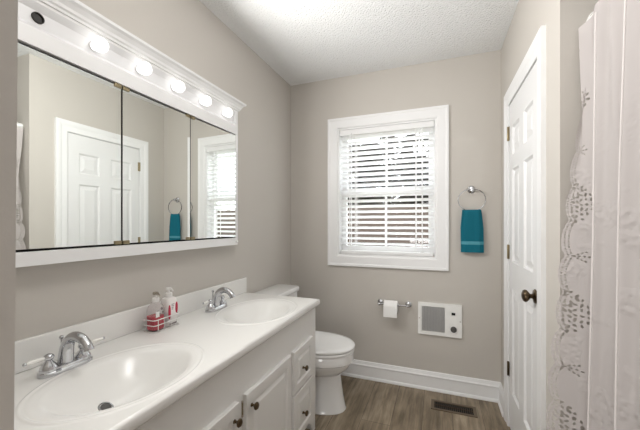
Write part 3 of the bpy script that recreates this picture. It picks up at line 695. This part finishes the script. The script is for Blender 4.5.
# ------------------------------------------------------------------ floor register
fr = thing('floor_register', 'dark brown slotted metal vent set in the wood floor by the back wall', 'floor vent', (0.095, 2.275, 0))
bm = B(); rx0, rx1, ry0, ry1 = -0.045, 0.235, 2.215, 2.335
for a, b in (((rx0, ry0), (rx1, ry0+0.018)), ((rx0, ry1-0.018), (rx1, ry1)), ((rx0, ry0+0.018), (rx0+0.02, ry1-0.018)), ((rx1-0.02, ry0+0.018), (rx1, ry1-0.018))): box(bm, (*a, 0.0004), (*b, 0.005))
M['regframe'] = mat('tan brown register rim', (112, 98, 82), 0.5, 0.2)
obj('register_frame', bm, M['regframe'], fr)
bm = B(); box(bm, (rx0+0.02, ry0+0.018, 0.0004), (rx1-0.02, ry1-0.018, 0.0012)); obj('register_well', bm, M['dark'], fr)
bm = B(); x = rx0+0.024
while x < rx1-0.022:
    box(bm, (x, ry0+0.018, 0.0014), (x+0.0035, ry1-0.018, 0.0045)); x += 0.0125
box(bm, (rx0+0.02, (ry0+ry1)/2-0.002, 0.0014), (rx1-0.02, (ry0+ry1)/2+0.002, 0.0048))
obj('louvres', bm, M['register'], fr)

# ------------------------------------------------------------------ towel ring and towel
RC = Vector((0.221, D-0.034, 1.402)); RR = 0.088
tr = thing('towel_ring', 'round chrome towel ring on the back wall between the window and the door', 'towel ring', (0.221, D, 1.475))
bm = B(); lathe(bm, [(0, 0), (0.026, 0), (0.027, 0.004), (0.022, 0.009), (0.012, 0.012), (0.009, 0.02), (0.010, 0.028), (0.013, 0.036), (0.012, 0.044), (0, 0.047)], (0.221, D, 1.478), (0, -1, 0), 24); obj('wall_post', bm, M['chrome'], tr, smooth=True)
bm = B(); tube(bm, [(RC.x+RR*math.sin(2*math.pi*k/48), RC.y, RC.z+RR*0.88*math.cos(2*math.pi*k/48)) for k in range(48)], 0.0036, 8, closed=True); obj('ring', bm, M['chrome'], tr, smooth=True)
tw = thing('hand_towel', 'teal terry hand towel hanging through the chrome ring', 'towel', (0.221, D-0.034, 1.32))
def towel(bm, z0, z1, nz=24, nu=40):
    zt_, zbm = 1.345, 1.03
    for layer, ysgn in ((0, -1), (1, 1)):
        pass
    rows = []
    for j in range(nz+1):
        z = z1+(z0-z1)*j/nz; f = (zt_-z)/(zt_-zbm)          # 0 at the top, 1 at the hem
        wd = 0.059+0.0145*min(1, f*2.2)**0.8; ring = []
        for k in range(nu):
            t = 2*math.pi*k/nu; c, s = math.cos(t), math.sin(t)
            x = math.copysign(abs(c)**0.55, c)
            th_ = 0.0125 if f > 0.12 else 0.0125*max(0.35, (f/0.12)**0.5)
            fold = 0.0045*math.sin(x*7.5+0.6)*(1-0.55*f) + 0.002*math.sin(x*15+f*2)
            ring.append((RC.x+0.001+x*wd+0.004*(f-0.5), RC.y + th_*math.copysign(abs(s)**0.6, s) + fold*(1 if s < 0 else 0.4), z))
        rows.append(ring)
    loft(bm, rows)
    return bm
bm = B(); towel(bm, 1.11, 1.333); obj('towel_body', bm, M['teal'], tw, smooth=True, ang=70)
bm = B(); towel(bm, 1.088, 1.1099, nz=3); obj('woven_band', bm, M['tealb'], tw, smooth=True, ang=70)
bm = B(); towel(bm, 1.032, 1.0879, nz=8); obj('towel_hem', bm, M['teal'], tw, smooth=True, ang=70)

# ------------------------------------------------------------------ curtain rod and curtain
RX, RZ = 0.50, 1.935
rod = thing('shower_curtain_rod', 'white tension rod carrying the lace shower curtain across the tub alcove', 'curtain rod', (RX, YC, RZ))
bm = B(); tube(bm, [(RX, YC-0.008, RZ), (RX, -0.30, RZ)], 0.0125, 16); obj('rod_tube', bm, M['rod'], rod, smooth=True)
bm = B(); lathe(bm, [(0, 0), (0.018, 0), (0.018, 0.006), (0.0165, 0.014), (0.015, 0.016), (0.015, 0.05), (0.0127, 0.052)], (RX, YC, RZ), (0, -1, 0), 20); obj('end_flange', bm, M['rod'], rod, smooth=True)
cur = thing('shower_curtain', 'white embroidered shower curtain with scalloped cutwork lace edge', 'shower curtain', (0.45, 0.9, 0.06))
top_k = [(.484, 1.290), (.482, 1.322), (.457, 1.340), (.474, 1.285), (.462, 1.222), (.484, 1.188), (.463, 1.145), (.484, 1.10), (.462, 1.05), (.484, .995)]
mid_k = [(.402, 1.325), (.430, 1.300), (.462, 1.268), (.490, 1.215), (.432, 1.158), (.446, 1.13), (.458, 1.08), (.482, 1.046), (.434, 1.024), (.456, .985)]
bot_k = [(.306, 1.305), (.345, 1.285), (.400, 1.255), (.466, 1.195), (.402, 1.142), (.426, 1.11), (.440, 1.065), (.470, 1.035), (.414, 1.008), (.442, .97)]
y = 0.93; k = 0
for k in range(24):
    o = 0.446 if k % 2 == 0 else 0.478
    top_k.append((0.462 if k % 2 == 0 else 0.484, y)); mid_k.append((o-0.006, y-0.005)); bot_k.append((o-0.02 if k % 2 == 0 else o-0.004, y-0.012)); y -= 0.045
ZTOP, ZMID, ZBOT = 1.96, 1.2, 0.05
def catm(K, sub=14):
    return smoothpath([(a, b, 0) for a, b in K], sub)
PT, PM, PB = catm(top_k), catm(mid_k), catm(bot_k)
NP = len(PT)
def cpoint(s, z):
    """s in [0, NP-1] (float), z height"""
    i = min(int(s), NP-2); f = s-i
    a, b, c = (P[i].lerp(P[i+1], f) for P in (PT, PM, PB))
    if z > ZMID:
        u = (z-ZMID)/(ZTOP-ZMID); p = b.lerp(a, u*u*(3-2*u)*0.5+u*0.5)
    else:
        u = (ZMID-z)/(ZMID-ZBOT); p = b.lerp(c, u)
    dr = 0.014 + 0.032*max(0, 1-max(0, s-28)/90)
    return Vector((p.x, p.y, z - (dr*(z-ZMID)/(ZTOP-ZMID) if z > ZMID else 0)))
# plain cloth: from knot 3 on
bm = B(); nz = 90; st = 3*14
cols = list(range(st, NP))
G = [[bm.verts.new(cpoint(s, ZTOP-(ZTOP-ZBOT)*j/nz)) for s in cols] for j in range(nz+1)]
for j in range(nz):
    for i in range(len(cols)-1): bm.faces.new((G[j][i], G[j][i+1], G[j+1][i+1], G[j+1][i]))
obj('curtain_cloth', bm, M['curtain'], cur, smooth=True, ang=180)
# lace border: arclength grid with scalloped edge and cutwork holes
bm = B()
arc = [0]
for i in range(1, st+1): arc.append(arc[-1] + (PM[i]-PM[i-1]).length)
LW = arc[-1]
def s_of(d):
    d = max(0, min(LW, d))
    for i in range(1, len(arc)):
        if arc[i] >= d: return i-1+(d-arc[i-1])/(arc[i]-arc[i-1])
    return st
rep = 0.375
HOLES = []
for row, dd in enumerate((0.030, 0.045, 0.060, 0.076, 0.093, 0.109)):
    half = 0.088*(1-(dd-0.03)/0.10)+0.006; n_ = max(1, int(2*half/0.0165)); 
    for q in range(n_):
        pz = (q-(n_-1)/2)*0.0165; rnd_ = random.Random(row*31+q)
        HOLES.append((dd+rnd_.uniform(-.003, .003), pz+rnd_.uniform(-.003, .003), rnd_.uniform(0, 3.14), rnd_.uniform(0.0042, 0.0066)))
SPRIG = [(0.045+L*math.cos(a), L*math.sin(a), a, 0.0046) for L, a in ((0.0, 0), (0.012, 0.6), (0.012, -0.6), (0.024, 0.5), (0.024, -0.5), (0.036, 0.45), (0.036, -0.45), (0.014, 0), (0.028, 0), (0.042, 0), (0.014, 2.3), (0.014, -2.3))]
def motif(d, z):
    """True where the lace is cut through. d distance from the outer edge, z height"""
    lob = rep/3
    q = ((z % lob)/lob - 0.5)*2
    for base in (0.012, 0.024):
        e = base + 0.016*q*q
        if abs(d-e) < 0.0026 and ((z*1000+base*300) % 9.5) < 5.2: return True
    p = (z % rep) - rep/2
    for hx, hz, a, r_ in HOLES:
        u, v = d-hx, p-hz
        if abs(u) > 0.009 or abs(v) > 0.009: continue
        ru, rv = u*math.cos(a)+v*math.sin(a), -u*math.sin(a)+v*math.cos(a)
        if (ru/(r_*1.2))**2 + (rv/(r_*0.75))**2 < 1: return True
    pz = p - rep/2 if p > 0 else p + rep/2
    for hx, hz, a, r_ in SPRIG:
        u, v = d-hx, pz-hz
        ru, rv = u*math.cos(a)+v*math.sin(a), -u*math.sin(a)+v*math.cos(a)
        if (ru/r_)**2 + (rv/(r_*0.55))**2 < 1: return True
    return False
ND, NZ = 64, 900
def edge_off(z):
    lob = rep/3; q = ((z % lob)/lob - 0.5)*2
    fine = 0.0022*(1-abs(math.sin(math.pi*z/0.018)))
    return 0.017*abs(q)**2.2 + fine + 0.006*(0.5-0.5*math.cos(2*math.pi*z/rep))
zs_ = [ZTOP-(ZTOP-ZBOT)*j/NZ for j in range(NZ+1)]
GV = {}
def lv(i, j):
    if (i, j) not in GV:
        z = zs_[j]; e0 = edge_off(z); d = e0 + (LW-e0)*i/ND
        GV[(i, j)] = bm.verts.new(cpoint(s_of(d), z))
    return GV[(i, j)]
for j in range(NZ):
    zc_ = (zs_[j]+zs_[j+1])/2; e0 = edge_off(zc_)
    for i in range(ND):
        d = e0 + (LW-e0)*(i+0.5)/ND
        if d < 0.135 and motif(d, zc_): continue
        bm.faces.new((lv(i, j), lv(i+1, j), lv(i+1, j+1), lv(i, j+1)))
obj('lace_border', bm, M['curtain'], cur, smooth=True, ang=180)
for kk in (4, 8):
    bm = B(); tube(bm, [cpoint(kk*14, ZTOP-(ZTOP-ZBOT)*j/60)+Vector((-0.001, 0.0005, 0)) for j in range(1, 61)], 0.0026, 8); obj('stitched_hem', bm, M['hem'], cur, smooth=True)
for k in range(9):
    yk = 1.325 - 0.16*k
    bm = B(); tube(bm, [(RX+0.021*math.cos(2*math.pi*q/20), yk, RZ-0.006+0.026*math.sin(2*math.pi*q/20)) for q in range(20)], 0.0022, 6, closed=True); obj('curtain_ring', bm, M['rod'], cur, smooth=True)
